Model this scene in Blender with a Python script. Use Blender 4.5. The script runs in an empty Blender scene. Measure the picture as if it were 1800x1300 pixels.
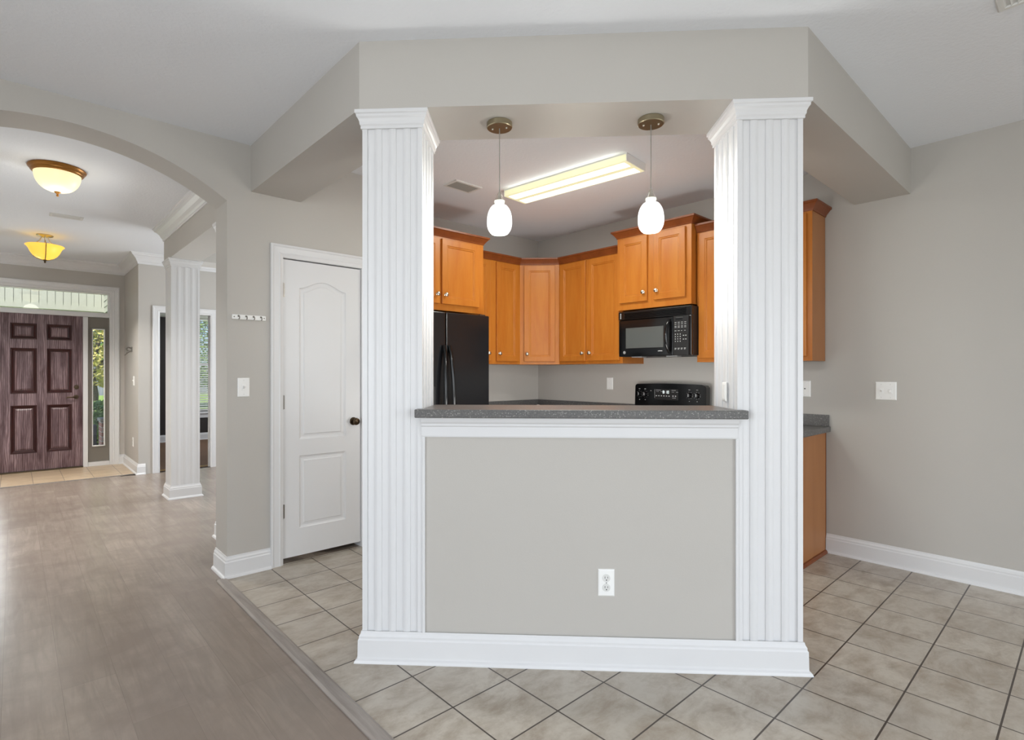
import bpy, bmesh, math, random
from mathutils import Vector, Matrix
from mathutils.geometry import tessellate_polygon
random.seed(7)
S = bpy.context.scene
COL = S.collection
PI = math.pi
R2 = 2 ** -0.5

# ------------------------------------------------------------------ camera
cd = bpy.data.cameras.new('camera')
cam = bpy.data.objects.new('camera', cd)
COL.objects.link(cam)
cam.location = (0, 0, 1.2986)
cam.rotation_euler = (PI / 2, 0, math.radians(48.0935 - 90))
cd.sensor_width = 36
cd.lens = 948.41 / 1800 * 36
cd.shift_x = (900 - 875.35) / 1800
cd.shift_y = (655.25 - 650) / 1800
cd.clip_start = 0.05
cd.clip_end = 200
S.camera = cam

# ------------------------------------------------------------------ world, exposure, daylight
S.view_settings.view_transform = 'Standard'
S.view_settings.look = 'None'
S.view_settings.gamma = 1.0
S.view_settings.use_curve_mapping = False
S.view_settings.exposure = 0.16
W = bpy.data.worlds.new('sky')
S.world = W
W.use_nodes = True
wn = W.node_tree.nodes
bg = wn['Background']
sky = wn.new('ShaderNodeTexSky')
sky.sky_type = 'HOSEK_WILKIE'
sky.turbidity = 3.5
sky.sun_direction = Vector((-0.34, -0.54, 0.77)).normalized()
W.node_tree.links.new(sky.outputs[0], bg.inputs['Color'])
bg.inputs['Strength'].default_value = 4.5


def lamp(name, kind, loc, energy, color=(1, 1, 1), rot=(0, 0, 0), size=None, size_y=None, radius=None, spread=180):
    d = bpy.data.lights.new(name, kind)
    d.energy = energy
    d.color = color
    if kind == 'AREA':
        d.shape = 'RECTANGLE'
        d.size = size
        d.size_y = size_y
        d.spread = math.radians(spread)
    if radius is not None and kind == 'POINT':
        d.shadow_soft_size = radius
    o = bpy.data.objects.new(name, d)
    o.location = loc
    o.rotation_euler = rot
    COL.objects.link(o)
    return o


sun = lamp('sun', 'SUN', (0, 14, 8), 6.0, (1, .95, .86), (math.radians(40), 0, math.radians(-32)))
sun.data.angle = 0.02
DAY = (.94, .975, 1.0)
# daylight that comes in through the living room's windows behind the camera
DOWN = math.radians(38)
lamp('window_daylight', 'AREA', (2.6, -3.9, 1.25), 54, DAY, (PI / 2 - DOWN, 0, 0), 2.6, 1.9, spread=128)
lamp('window_daylight', 'AREA', (-1.2, -3.9, 1.25), 54, DAY, (PI / 2 - DOWN, 0, 0), 2.6, 1.9, spread=128)
lamp('window_daylight', 'AREA', (-3.4, .6, 1.4), 44, DAY, (PI / 2 - math.radians(10), 0, -PI / 2), 2.2, 1.9, spread=128)
# added unseen fill light in the bedroom, brightens the blind slats
lamp('bedroom_fill', 'AREA', (4.0, 10.4, 1.6), 40, DAY, (PI / 2, 0, PI / 2), 1.0, 1.4)
# added fill light hidden behind the bar, brightens the kitchen backsplash
kf = lamp('kitchen_fill', 'AREA', (2.75, 2.2, .92), 12, (1, .99, .96), (0, 0, 0), .7, .3)
kf.rotation_euler = (Vector((4.0, 3.85, 1.2)) - kf.location).to_track_quat('-Z', 'Y').to_euler()
# added upward fill light behind the camera, brightens the ceiling
lamp('ceiling_fill', 'AREA', (-1.2, -1.2, .5), 42, (.86, .93, 1), (PI, 0, 0), 1.6, 1.6)
# added daylight for an assumed, unseen dining room window, lights the hall
lamp('window_daylight', 'AREA', (3.4, 6.2, 1.5), 60, DAY, (PI / 2, 0, PI / 2), 1.8, 1.7)

# ------------------------------------------------------------------ materials


def srgb(r, g, b):
    def f(c):
        c /= 255
        return c / 12.92 if c <= .04045 else ((c + .055) / 1.055) ** 2.4
    return (f(r), f(g), f(b), 1)


class Nodes:
    def __init__(self, name):
        self.m = bpy.data.materials.new(name)
        self.m.use_nodes = True
        self.t = self.m.node_tree
        self.b = self.t.nodes['Principled BSDF']

    def n(self, kind, **kw):
        x = self.t.nodes.new(kind)
        for k, v in kw.items():
            setattr(x, k, v)
        return x

    def l(self, a, b):
        self.t.links.new(a, b)

    def coords(self, scale=(1, 1, 1), loc=(0, 0, 0), rot=(0, 0, 0)):
        tc = self.n('ShaderNodeTexCoord')
        mp = self.n('ShaderNodeMapping')
        mp.inputs['Scale'].default_value = scale
        mp.inputs['Location'].default_value = loc
        mp.inputs['Rotation'].default_value = rot
        self.l(tc.outputs['Object'], mp.inputs['Vector'])
        return mp.outputs[0]

    def noise(self, vec, scale, detail=3, rough=.5, dist=0):
        x = self.n('ShaderNodeTexNoise')
        x.inputs['Scale'].default_value = scale
        x.inputs['Detail'].default_value = detail
        x.inputs['Roughness'].default_value = rough
        x.inputs['Distortion'].default_value = dist
        self.l(vec, x.inputs['Vector'])
        return x.outputs['Fac']

    def ramp(self, fac, stops):
        r = self.n('ShaderNodeValToRGB')
        e = r.color_ramp.elements
        while len(e) < len(stops):
            e.new(.5)
        for i, (p, c) in enumerate(stops):
            e[i].position = p
            e[i].color = c
        self.l(fac, r.inputs['Fac'])
        return r.outputs['Color']

    def mix(self, fac, a, b, mode='MIX'):
        x = self.n('ShaderNodeMix', data_type='RGBA', blend_type=mode)
        for v, s in ((fac, 0), (a, 6), (b, 7)):
            if hasattr(v, 'is_linked') or hasattr(v, 'links'):
                self.l(v, x.inputs[s])
            else:
                x.inputs[s].default_value = v
        return x.outputs[2]

    def bump(self, height, strength, dist):
        x = self.n('ShaderNodeBump')
        x.inputs['Strength'].default_value = strength
        x.inputs['Distance'].default_value = dist
        self.l(height, x.inputs['Height'])
        self.l(x.outputs[0], self.b.inputs['Normal'])

    def base(self, c):
        if isinstance(c, tuple):
            self.b.inputs['Base Color'].default_value = c
        else:
            self.l(c, self.b.inputs['Base Color'])

    def rough(self, r, metallic=0, spec=.5):
        self.b.inputs['Roughness'].default_value = r
        self.b.inputs['Metallic'].default_value = metallic
        self.b.inputs['Specular IOR Level'].default_value = spec


def paint(name, c, rough=.5, bump=0, scale=120, metallic=0, spec=.5, vary=.03):
    k = Nodes(name)
    v = k.coords()
    f = k.noise(v, 2.5, 3)
    d = tuple(max(0, x * (1 - vary)) for x in c[:3]) + (1,)
    k.base(k.ramp(f, [(.3, d), (.7, c)]))
    k.rough(rough, metallic, spec)
    if bump:
        k.bump(k.noise(v, scale, 2), bump, .002)
    return k.m


def emitter(name, c, strength, base=(.8, .8, .8, 1)):
    k = Nodes(name)
    k.base(base)
    k.rough(.35)
    k.b.inputs['Emission Color'].default_value = c
    k.b.inputs['Emission Strength'].default_value = strength
    return k.m


def wood(name, dark, light, rough=.35, stretch=(9, 9, .8), scale=3, contrast=(.3, .7), band=None, bump=0):
    k = Nodes(name)
    oi = k.n('ShaderNodeObjectInfo')
    tc = k.n('ShaderNodeTexCoord')
    add = k.n('ShaderNodeVectorMath', operation='ADD')
    k.l(tc.outputs['Object'], add.inputs[0])
    mul = k.n('ShaderNodeVectorMath', operation='SCALE')
    mul.inputs[0].default_value = (7, 5, 9)
    k.l(oi.outputs['Random'], mul.inputs['Scale'])
    k.l(mul.outputs[0], add.inputs[1])
    mp = k.n('ShaderNodeMapping')
    mp.inputs['Scale'].default_value = stretch
    k.l(add.outputs[0], mp.inputs['Vector'])
    f = k.noise(mp.outputs[0], scale, 5, .55, .6)
    c = k.ramp(f, [(contrast[0], dark), (contrast[1], light)])
    f2 = k.noise(mp.outputs[0], scale * 6, 3, .6)
    c = k.mix(.18, c, k.ramp(f2, [(.35, dark), (.65, light)]))
    if band:
        w = k.n('ShaderNodeTexWave', wave_type='BANDS', bands_direction='X')
        w.inputs['Scale'].default_value = band[0]
        w.inputs['Distortion'].default_value = band[1]
        w.inputs['Detail'].default_value = 3
        w.inputs['Detail Scale'].default_value = 1.2
        k.l(mp.outputs[0], w.inputs['Vector'])
        c = k.mix(k.ramp(w.outputs['Fac'], [(.35, (0, 0, 0, 1)), (.75, (.6, .6, .6, 1))]), c, band[2])
    k.base(c)
    k.rough(rough, spec=.35)
    if bump:
        k.bump(f2, bump, .001)
    return k.m


def tiles(name, p, ox, oy, c1, c2, blotch, grout, mortar=.0035, rough=.32):
    k = Nodes(name)
    v = k.coords(loc=(-ox, -oy, 0))
    br = k.n('ShaderNodeTexBrick')
    br.offset = 0
    br.squash = 1
    br.inputs['Scale'].default_value = 1
    br.inputs['Brick Width'].default_value = p
    br.inputs['Row Height'].default_value = p
    br.inputs['Mortar Size'].default_value = mortar
    br.inputs['Mortar Smooth'].default_value = .2
    br.inputs['Color1'].default_value = c1
    br.inputs['Color2'].default_value = c2
    br.inputs['Mortar'].default_value = grout
    k.l(v, br.inputs['Vector'])
    n1 = k.noise(k.coords(scale=(1, 1.7, 1), rot=(0, 0, .5)), 5.2, 8, .7, .35)
    n2 = k.noise(v, 38, 4, .6)
    c = k.mix(k.ramp(n1, [(.42, (0, 0, 0, 1)), (.66, (.9, .9, .9, 1))]), br.outputs['Color'], blotch)
    c = k.mix(k.ramp(n2, [(.45, (0, 0, 0, 1)), (.75, (.25, .25, .25, 1))]), c, blotch)
    c = k.mix(br.outputs['Fac'], c, grout)
    k.base(c)
    k.rough(rough)
    inv = k.n('ShaderNodeMath', operation='SUBTRACT')
    inv.inputs[0].default_value = 1
    k.l(br.outputs['Fac'], inv.inputs[1])
    k.bump(inv.outputs[0], .5, .002)
    return k.m


def planks(name):
    k = Nodes(name)
    tc = k.n('ShaderNodeTexCoord')
    sx = k.n('ShaderNodeSeparateXYZ')
    k.l(tc.outputs['Object'], sx.inputs[0])
    cx = k.n('ShaderNodeCombineXYZ')
    k.l(sx.outputs['Y'], cx.inputs['X'])
    k.l(sx.outputs['X'], cx.inputs['Y'])
    mp = k.n('ShaderNodeMapping')
    mp.inputs['Location'].default_value = (.82, .035, 0)
    k.l(cx.outputs[0], mp.inputs['Vector'])
    br = k.n('ShaderNodeTexBrick')
    br.offset = .37
    br.squash = 1
    br.inputs['Scale'].default_value = 1
    br.inputs['Brick Width'].default_value = 1.22
    br.inputs['Row Height'].default_value = .182
    br.inputs['Mortar Size'].default_value = .0009
    br.inputs['Mortar Smooth'].default_value = .1
    br.inputs['Color1'].default_value = srgb(157, 145, 134)
    br.inputs['Color2'].default_value = srgb(138, 126, 115)
    br.inputs['Mortar'].default_value = srgb(126, 115, 106)
    k.l(mp.outputs[0], br.inputs['Vector'])
    g = k.n('ShaderNodeMapping')
    g.inputs['Scale'].default_value = (1.2, 14, 1)
    k.l(mp.outputs[0], g.inputs['Vector'])
    n1 = k.noise(g.outputs[0], 2.2, 6, .6, .8)
    n2 = k.noise(mp.outputs[0], 3.2, 5, .62, .3)
    c = k.mix(k.ramp(n1, [(.4, (0, 0, 0, 1)), (.75, (.5, .5, .5, 1))]), br.outputs['Color'], srgb(116, 104, 94))
    c = k.mix(k.ramp(n2, [(.4, (0, 0, 0, 1)), (.65, (.75, .75, .75, 1))]), c, srgb(130, 117, 107))
    k.base(c)
    k.rough(.27, spec=.36)
    k.bump(n1, .03, .001)
    return k.m


def speckle(name, base, dark, light, rough):
    k = Nodes(name)
    v = k.coords()
    vo = k.n('ShaderNodeTexVoronoi')
    vo.inputs['Scale'].default_value = 260
    k.l(v, vo.inputs['Vector'])
    f = k.noise(v, 230, 2)
    c = k.ramp(f, [(.38, dark), (.6, base)])
    w = k.n('ShaderNodeSeparateColor')
    k.l(vo.outputs['Color'], w.inputs[0])
    c = k.mix(k.ramp(w.outputs[0], [(.93, (0, 0, 0, 1)), (.95, (1, 1, 1, 1))]), c, light)
    k.base(c)
    k.rough(rough)
    return k.m


def glass(name, tint=(.97, .98, .97, 1)):
    m = bpy.data.materials.new(name)
    m.use_nodes = True
    t = m.node_tree
    t.nodes.clear()
    o = t.nodes.new('ShaderNodeOutputMaterial')
    mx = t.nodes.new('ShaderNodeMixShader')
    fr = t.nodes.new('ShaderNodeFresnel')
    fr.inputs['IOR'].default_value = 1.5
    tr = t.nodes.new('ShaderNodeBsdfTransparent')
    tr.inputs[0].default_value = tint
    gl = t.nodes.new('ShaderNodeBsdfGlossy')
    gl.inputs['Roughness'].default_value = .01
    t.links.new(fr.outputs[0], mx.inputs[0])
    t.links.new(tr.outputs[0], mx.inputs[1])
    t.links.new(gl.outputs[0], mx.inputs[2])
    t.links.new(mx.outputs[0], o.inputs[0])
    return m


M = {}
M['wall'] = paint('wall_paint', srgb(189, 185, 179), .55, .12, 160, vary=.015)
M['ceil'] = None
k = Nodes('ceiling_texture')
v = k.coords()
k.base(srgb(235, 238, 243))
k.rough(.8, spec=.2)
n1 = k.noise(v, 55, 3, .6)
k.bump(n1, .35, .006)
M['ceil'] = k.m
M['white'] = paint('white_trim_paint', srgb(222, 222, 223), .35, vary=.01)
M['door'] = paint('white_door_paint', srgb(219, 219, 220), .38, .05, 90, vary=.01)
M['plate'] = paint('white_plastic', srgb(243, 243, 241), .35, vary=.01)
M['tile'] = tiles('floor_tile', .2865, 2.414, .815, srgb(191, 183, 171), srgb(181, 174, 163), srgb(152, 139, 123), srgb(72, 63, 56))
M['ftile'] = tiles('foyer_tile', .2865, .17, 8.33, srgb(198, 178, 150), srgb(188, 168, 142), srgb(172, 148, 120), srgb(120, 100, 80))
M['plank'] = planks('vinyl_planks')
M['strip'] = wood('transition_strip', srgb(132, 124, 118), srgb(158, 150, 144), .4, (12, 1, 1))
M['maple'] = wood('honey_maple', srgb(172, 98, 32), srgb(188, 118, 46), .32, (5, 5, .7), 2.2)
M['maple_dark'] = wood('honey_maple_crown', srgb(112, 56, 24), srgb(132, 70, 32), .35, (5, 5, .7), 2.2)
M['maple_side'] = wood('maple_side_panel', srgb(158, 104, 62), srgb(172, 118, 74), .45, (3, 3, .5), 1.5)
M['counter'] = speckle('speckled_counter', srgb(100, 98, 96), srgb(84, 83, 83), srgb(140, 138, 135), .36)
M['black'] = paint('black_gloss', srgb(14, 14, 15), .12, vary=0)
M['black_tex'] = paint('black_textured', srgb(24, 24, 26), .16, .12, 420, vary=0)
M['black_matte'] = paint('black_matte', srgb(22, 22, 23), .5, vary=0)
M['darkglass'] = paint('dark_window', srgb(86, 88, 86), .12, vary=.05)
M['mark'] = paint('white_marking', srgb(205, 205, 205), .5, vary=0)
M['digit'] = emitter('display_digits', srgb(225, 240, 240), .75)
M['grey'] = paint('grey_plastic', srgb(150, 150, 150), .4, vary=0)
M['bronze'] = paint('antique_brass', srgb(160, 150, 126), .36, metallic=.9, vary=.1)
M['dbronze'] = paint('oil_rubbed_bronze', srgb(84, 70, 54), .3, metallic=.9, vary=.15)
M['nickel'] = paint('satin_nickel', srgb(196, 190, 180), .28, metallic=1, vary=.05)
M['steel'] = paint('hinge_steel', srgb(150, 146, 140), .35, metallic=1, vary=.05)
M['amberwood'] = paint('bronze_gold_rim', srgb(166, 112, 46), .3, metallic=.55, vary=.15)
M['cord'] = paint('grey_cord', srgb(132, 130, 124), .5, vary=0)
M['shade'] = emitter('frosted_white_shade', (1, .965, .985, 1), .95)
M['neck'] = emitter('shade_neck', srgb(236, 240, 200), .45)
M['tube'] = emitter('fluorescent_lens', (1, .99, .97, 1), 1.9)
M['lens'] = emitter('acrylic_lens', srgb(240, 238, 190), .5, srgb(226, 224, 190))
M['bowl'] = emitter('alabaster_bowl', srgb(255, 244, 190), .62, srgb(235, 228, 190))
M['bowl2'] = emitter('amber_bowl', srgb(255, 205, 80), .75, srgb(230, 180, 70))
M['hot'] = emitter('lamp_glow', srgb(255, 250, 225), 1.3)
M['glass'] = glass('clear_glass')
M['taupe'] = paint('taupe_door_paint', srgb(122, 116, 107), .5, vary=.03)
M['oak'] = wood('stained_oak', srgb(74, 48, 52), srgb(152, 128, 132), .28, (7, 7, .8), 2.0, (.34, .62), (2.2, 9, srgb(64, 38, 38)), .1)
M['oak_bead'] = wood('dark_oak_bead', srgb(44, 18, 18), srgb(62, 28, 27), .3, (7, 7, .8), 2.5)
M['threshold'] = paint('bronze_threshold', srgb(92, 78, 60), .4, metallic=.6, vary=.1)
M['brassbar'] = paint('brass_carpet_bar', srgb(196, 170, 110), .3, metallic=.9, vary=.1)
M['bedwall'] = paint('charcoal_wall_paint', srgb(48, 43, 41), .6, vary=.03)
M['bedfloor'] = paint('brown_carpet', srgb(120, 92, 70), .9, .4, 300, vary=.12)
M['blind'] = paint('white_blind_slat', srgb(236, 236, 232), .4, vary=0)
M['vent'] = paint('vent_white', srgb(222, 222, 219), .45, vary=.02)
M['vent_louver'] = paint('vent_louver_grey', srgb(150, 148, 142), .5, vary=.02)
M['vent_dark'] = paint('vent_shadow', srgb(70, 69, 66), .7, vary=.02)
M['siding'] = paint('vinyl_siding', srgb(176, 178, 166), .5, vary=.02)
M['grass'] = paint('lawn_grass', srgb(150, 180, 90), .9, .5, 60, vary=.35)
M['leaf_y'] = paint('autumn_leaf', srgb(222, 210, 128), .6, vary=.45)
M['leaf_g'] = paint('green_leaf', srgb(110, 145, 76), .6, vary=.4)
M['leaf_b'] = paint('hedge_leaf', srgb(150, 180, 106), .5, vary=.4)
M['bark'] = paint('grey_bark', srgb(88, 78, 70), .9, .6, 40, vary=.3)
M['fence'] = paint('weathered_fence', srgb(140, 142, 158), .8, vary=.2)
M['concrete'] = paint('porch_concrete', srgb(176, 170, 160), .8, vary=.08)
M['bin'] = paint('slate_planter', srgb(70, 76, 84), .6, vary=.1)
k = Nodes('porch_brick')
v = k.coords(rot=(PI / 2, 0, 0))
br = k.n('ShaderNodeTexBrick')
br.inputs['Scale'].default_value = 1
br.inputs['Brick Width'].default_value = .2
br.inputs['Row Height'].default_value = .075
br.inputs['Mortar Size'].default_value = .006
br.inputs['Color1'].default_value = srgb(176, 122, 108)
br.inputs['Color2'].default_value = srgb(192, 142, 126)
br.inputs['Mortar'].default_value = srgb(206, 200, 192)
k.l(v, br.inputs['Vector'])
k.base(br.outputs['Color'])
k.rough(.8)
M['brick'] = k.m

# ------------------------------------------------------------------ mesh helpers


class MB:
    def __init__(self):
        self.v = []
        self.f = []

    def add(self, vs, fs):
        o = len(self.v)
        self.v += [tuple(p) for p in vs]
        self.f += [tuple(i + o for i in f) for f in fs]
        return self

    def box(self, x0, x1, y0, y1, z0, z1):
        vs = [(x, y, z) for z in (z0, z1) for y in (y0, y1) for x in (x0, x1)]
        return self.add(vs, [(0, 2, 3, 1), (4, 5, 7, 6), (0, 1, 5, 4), (2, 6, 7, 3), (0, 4, 6, 2), (1, 3, 7, 5)])

    def prism(self, poly, h0, h1, mp=None, holes=()):
        mp = mp or (lambda p, h: (p[0], p[1], h))
        loops = [list(poly)] + [list(h) for h in holes]
        flat = [p for l in loops for p in l]
        n = len(flat)
        vs = [mp(p, h0) for p in flat] + [mp(p, h1) for p in flat]
        fs = []
        if holes or len(poly) > 4:
            tri = tessellate_polygon([[Vector((p[0], p[1], 0)) for p in l] for l in loops])
            fs += [tuple(t) for t in tri] + [tuple(i + n for i in reversed(t)) for t in tri]
        else:
            fs += [tuple(range(n)), tuple(range(2 * n - 1, n - 1, -1))]
        o = 0
        for l in loops:
            m = len(l)
            for i in range(m):
                a, b = o + i, o + (i + 1) % m
                fs.append((a, b, b + n, a + n))
            o += m
        return self.add(vs, fs)

    def lathe(self, prof, c=(0, 0, 0), seg=32, axis='z', a0=0, a1=2 * PI):
        full = abs(a1 - a0 - 2 * PI) < 1e-6
        ns = seg if full else seg + 1
        vs = []
        for r, z in prof:
            for i in range(ns):
                t = a0 + (a1 - a0) * i / seg
                x, y = r * math.cos(t), r * math.sin(t)
                if axis == 'z':
                    q = (x, y, z)
                elif axis == 'y':
                    q = (x, z, y)
                else:
                    q = (z, x, y)
                vs.append((q[0] + c[0], q[1] + c[1], q[2] + c[2]))
        fs = []
        for j in range(len(prof) - 1):
            for i in range(ns if full else ns - 1):
                a, b = j * ns + i, j * ns + (i + 1) % ns
                fs.append((a, b, b + ns, a + ns))
        if full:
            if prof[0][0] > 1e-5:
                fs.append(tuple(range(ns - 1, -1, -1)))
            if prof[-1][0] > 1e-5:
                fs.append(tuple(range((len(prof) - 1) * ns, len(prof) * ns)))
        return self.add(vs, fs)

    def tube(self, pts, r, seg=10):
        pts = [Vector(p) for p in pts]
        rs = r if isinstance(r, (list, tuple)) else [r] * len(pts)
        vs = []
        up = None
        for i, p in enumerate(pts):
            d = (pts[min(i + 1, len(pts) - 1)] - pts[max(i - 1, 0)]).normalized()
            if up is None:
                up = d.orthogonal().normalized()
            else:
                up = (up - d * up.dot(d))
                up = up.normalized() if up.length > 1e-6 else d.orthogonal().normalized()
            w = d.cross(up)
            for j in range(seg):
                a = 2 * PI * j / seg
                vs.append(p + (up * math.cos(a) + w * math.sin(a)) * rs[i])
        fs = []
        for i in range(len(pts) - 1):
            for j in range(seg):
                a, b = i * seg + j, i * seg + (j + 1) % seg
                fs.append((a, b, b + seg, a + seg))
        fs += [tuple(range(seg - 1, -1, -1)), tuple(range((len(pts) - 1) * seg, len(pts) * seg))]
        return self.add(vs, fs)

    def sweep(self, path, prof, mp=None, closed=False):
        """prof: (o, h); o to the right of travel in the path's plane, h handed to mp."""
        mp = mp or (lambda p, h: (p[0], p[1], h))
        n = len(path)
        P = [Vector(p) for p in path]
        vs = []
        for i in range(n):
            def nrm(a, b):
                d = (b - a).normalized()
                return Vector((d.y, -d.x))
            if closed or 0 < i < n - 1:
                n1 = nrm(P[(i - 1) % n], P[i])
                n2 = nrm(P[i], P[(i + 1) % n])
                m = (n1 + n2)
                m = m / max(1e-6, m.dot(n1))
            elif i == 0:
                m = nrm(P[0], P[1])
            else:
                m = nrm(P[n - 2], P[n - 1])
            for o, h in prof:
                q = P[i] + m * o
                vs.append(mp((q.x, q.y), h))
        k = len(prof)
        fs = []
        for i in range(n if closed else n - 1):
            for j in range(k):
                a, b = i * k + j, i * k + (j + 1) % k
                c = (i + 1) % n
                fs.append((a, b, c * k + (j + 1) % k, c * k + j))
        if not closed:
            fs += [tuple(range(k)), tuple(range(n * k - 1, (n - 1) * k - 1, -1))]
        return self.add(vs, fs)

    def build(self, name, mat, parent=None, smooth=False, bevel=0, seg=2, loc=None, rot=None):
        me = bpy.data.meshes.new(name)
        me.from_pydata(self.v, [], self.f)
        bm = bmesh.new()
        bm.from_mesh(me)
        bmesh.ops.recalc_face_normals(bm, faces=bm.faces)
        if smooth:
            for f in bm.faces:
                f.smooth = True
            for e in bm.edges:
                if len(e.link_faces) == 2 and e.calc_face_angle(0) > math.radians(38):
                    e.smooth = False
        bm.to_mesh(me)
        bm.free()
        me.materials.append(M[mat] if isinstance(mat, str) else mat)
        o = bpy.data.objects.new(name, me)
        COL.objects.link(o)
        if parent:
            o.parent = parent
        if loc:
            o.location = loc
        if rot:
            o.rotation_euler = rot
        if bevel:
            b = o.modifiers.new('bevel', 'BEVEL')
            b.width = bevel
            b.segments = seg
            b.limit_method = 'ANGLE'
            b.angle_limit = math.radians(40)
            b.harden_normals = False
        return o


def tag(o, label=None, cat=None, group=None, kind=None):
    if label:
        o['label'] = label
    if cat:
        o['category'] = cat
    if group:
        o['group'] = group
    if kind:
        o['kind'] = kind
    return o


def thing(name, label, cat, loc=(0, 0, 0), rz=0, group=None, kind=None):
    o = bpy.data.objects.new(name, None)
    o.empty_display_size = .1
    COL.objects.link(o)
    o.location = loc
    o.rotation_euler = (0, 0, rz)
    return tag(o, label, cat, group, kind)


def struct(o, label=None, cat=None):
    return tag(o, label, cat, kind='structure')


def dup(root, loc, rz, label, group=None):
    r = root.copy()
    COL.objects.link(r)
    r.location = loc
    r.rotation_euler = (0, 0, rz)
    r['label'] = label
    if group:
        r['group'] = group
    for ch in root.children:
        c = ch.copy()
        COL.objects.link(c)
        c.parent = r
        for g in ch.children:
            d = g.copy()
            COL.objects.link(d)
            d.parent = c
    return r


XZ = lambda y0: (lambda p, h: (p[0], y0 + h, p[1]))   # path in the x-z plane, h along y


def inset(poly, d):
    n = len(poly)
    out = []
    A = sum(poly[i][0] * poly[(i + 1) % n][1] - poly[(i + 1) % n][0] * poly[i][1] for i in range(n))
    s = 1 if A > 0 else -1
    P = [Vector(p) for p in poly]
    for i in range(n):
        d1 = (P[i] - P[i - 1]).normalized()
        d2 = (P[(i + 1) % n] - P[i]).normalized()
        n1 = Vector((-d1.y, d1.x)) * s
        n2 = Vector((-d2.y, d2.x)) * s
        m = n1 + n2
        m = m / max(.2, m.dot(n1))
        q = P[i] + m * d
        out.append((q.x, q.y))
    return out


def rings(mb, poly, spec, cap=True):
    """nested rings in the x-z plane: spec of (inset, y); closes with a cap."""
    prev = None
    for ins, y in spec:
        ring = [(p[0], y, p[1]) for p in inset(poly, ins)]
        if prev:
            n = len(ring)
            mb.add(prev + ring, [(i, (i + 1) % n, n + (i + 1) % n, n + i) for i in range(n)])
        prev = ring
    if cap:
        tri = tessellate_polygon([[Vector((p[0], p[2], 0)) for p in prev]])
        mb.add(prev, [tuple(t) for t in tri])
    return mb


def leaf(mb, outer, holes, spec, y0, y1):
    """a slab from y0 (front) to y1 (back) whose front has sunk panels."""
    loops = [outer] + holes
    flat = [p for l in loops for p in l]
    tri = tessellate_polygon([[Vector((p[0], p[1], 0)) for p in l] for l in loops])
    mb.add([(p[0], y0, p[1]) for p in flat], [tuple(t) for t in tri])
    n = len(outer)
    vs = [(p[0], y0, p[1]) for p in outer] + [(p[0], y1, p[1]) for p in outer]
    mb.add(vs, [(i, (i + 1) % n, n + (i + 1) % n, n + i) for i in range(n)] + [tuple(range(n, 2 * n))])
    if spec:
        for h in holes:
            rings(mb, h, spec)
    return mb


def rect(x0, x1, z0, z1):
    return [(x0, z0), (x1, z0), (x1, z1), (x0, z1)]


BASE_H = .137
BASEP = [(0, 0), (.03, 0), (.03, .006), (.026, .014), (.018, .02), (.017, .028), (.016, .1), (.012, .107), (.012, .116), (.006, .127), (.004, BASE_H), (0, BASE_H)]
CASEP = [(0, 0), (.083, 0), (.083, -.02), (.07, -.022), (.064, -.017), (.03, -.014), (.022, -.017), (.012, -.012), (0, -.008)]

# ------------------------------------------------------------------ floors and ceilings
struct(MB().box(-3.6, .942, -4.1, 8.27, -.1, 0).box(.942, 3.8, 3.70, 8.27, -.1, 0).box(1.0, 2.2, 8.2, 8.30, -.099, 0).build('floor', 'plank'),
       'grey brown wood plank floor of hall and living area', 'floor')
struct(MB().box(.998, 4.5, -4.1, 3.70, -.1, .002).box(2.1, 4.5, 3.70, 4.35, -.1, .002).build('floor_tile', 'tile'),
       'beige grey square ceramic tile floor round the bar and in the kitchen', 'floor')
struct(MB().box(-.8, 1.2, 8.27, 9.52, -.1, .002).build('floor_foyer', 'ftile'), 'tan tile floor in front of the front door', 'floor')
st = MB().prism([(.938, .004 - .004), (.938, .006), (.95, .011), (.99, .011), (1.002, .004), (1.002, 0)], -4.0, 3.67,
                lambda p, h: (p[0], h, p[1])).build('trim_1', 'strip')
struct(st, 'grey wood transition strip between plank floor and tile floor', 'transition strip')
struct(MB().prism([(0, 0), (0, .009), (.02, .009), (.03, 0)], -.6, 1.2, lambda p, h: (h, 8.25 + p[0], p[1])).build('trim_2', 'strip'),
       'thin dark strip between plank floor and foyer tile', 'transition strip')
struct(MB().box(-3.6, 4.5, -4.1, 3.70, 2.777, 2.95).box(2.0, 4.5, 3.70, 4.4, 2.777, 2.95).build('ceiling', 'ceil'),
       'white knockdown textured ceiling over bar and kitchen', 'ceiling')
struct(MB().box(-.9, 4.2, 3.70, 9.6, 2.83, 2.96).build('ceiling_foyer', 'ceil'), 'white hall ceiling beyond the arch', 'ceiling')

# ------------------------------------------------------------------ walls
struct(MB().box(4.392, 4.52, -4.1, 4.4, 0, 2.8).build('wall_right', 'wall'), 'plain greige wall at the right with a double switch', 'wall')
struct(MB().box(2.1, 4.392, 4.217, 4.35, 0, 2.8).build('wall_kitchen', 'wall'), 'greige kitchen back wall behind fridge and corner cabinets', 'wall')
arch = []
xc, zc, Rr = .2, 2.642 - 1.405, 1.405
half = .804
t0 = math.asin(half / Rr)
for i in range(33):
    t = -t0 + 2 * t0 * i / 32
    arch.append((xc + Rr * math.sin(t), zc + Rr * math.cos(t)))
outline = [(-3.6, 0), (xc - half, 0)] + arch + [(xc + half, 0), (1.335, 0), (1.335, 2.095), (1.95, 2.095), (1.95, 0), (2.10, 0), (2.10, 2.9), (-3.6, 2.9)]
struct(MB().prism(outline, 0, .249, XZ(3.686)).build('wall_arch', 'wall'), 'greige wall with the wide arch and the pantry door', 'wall')
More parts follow.
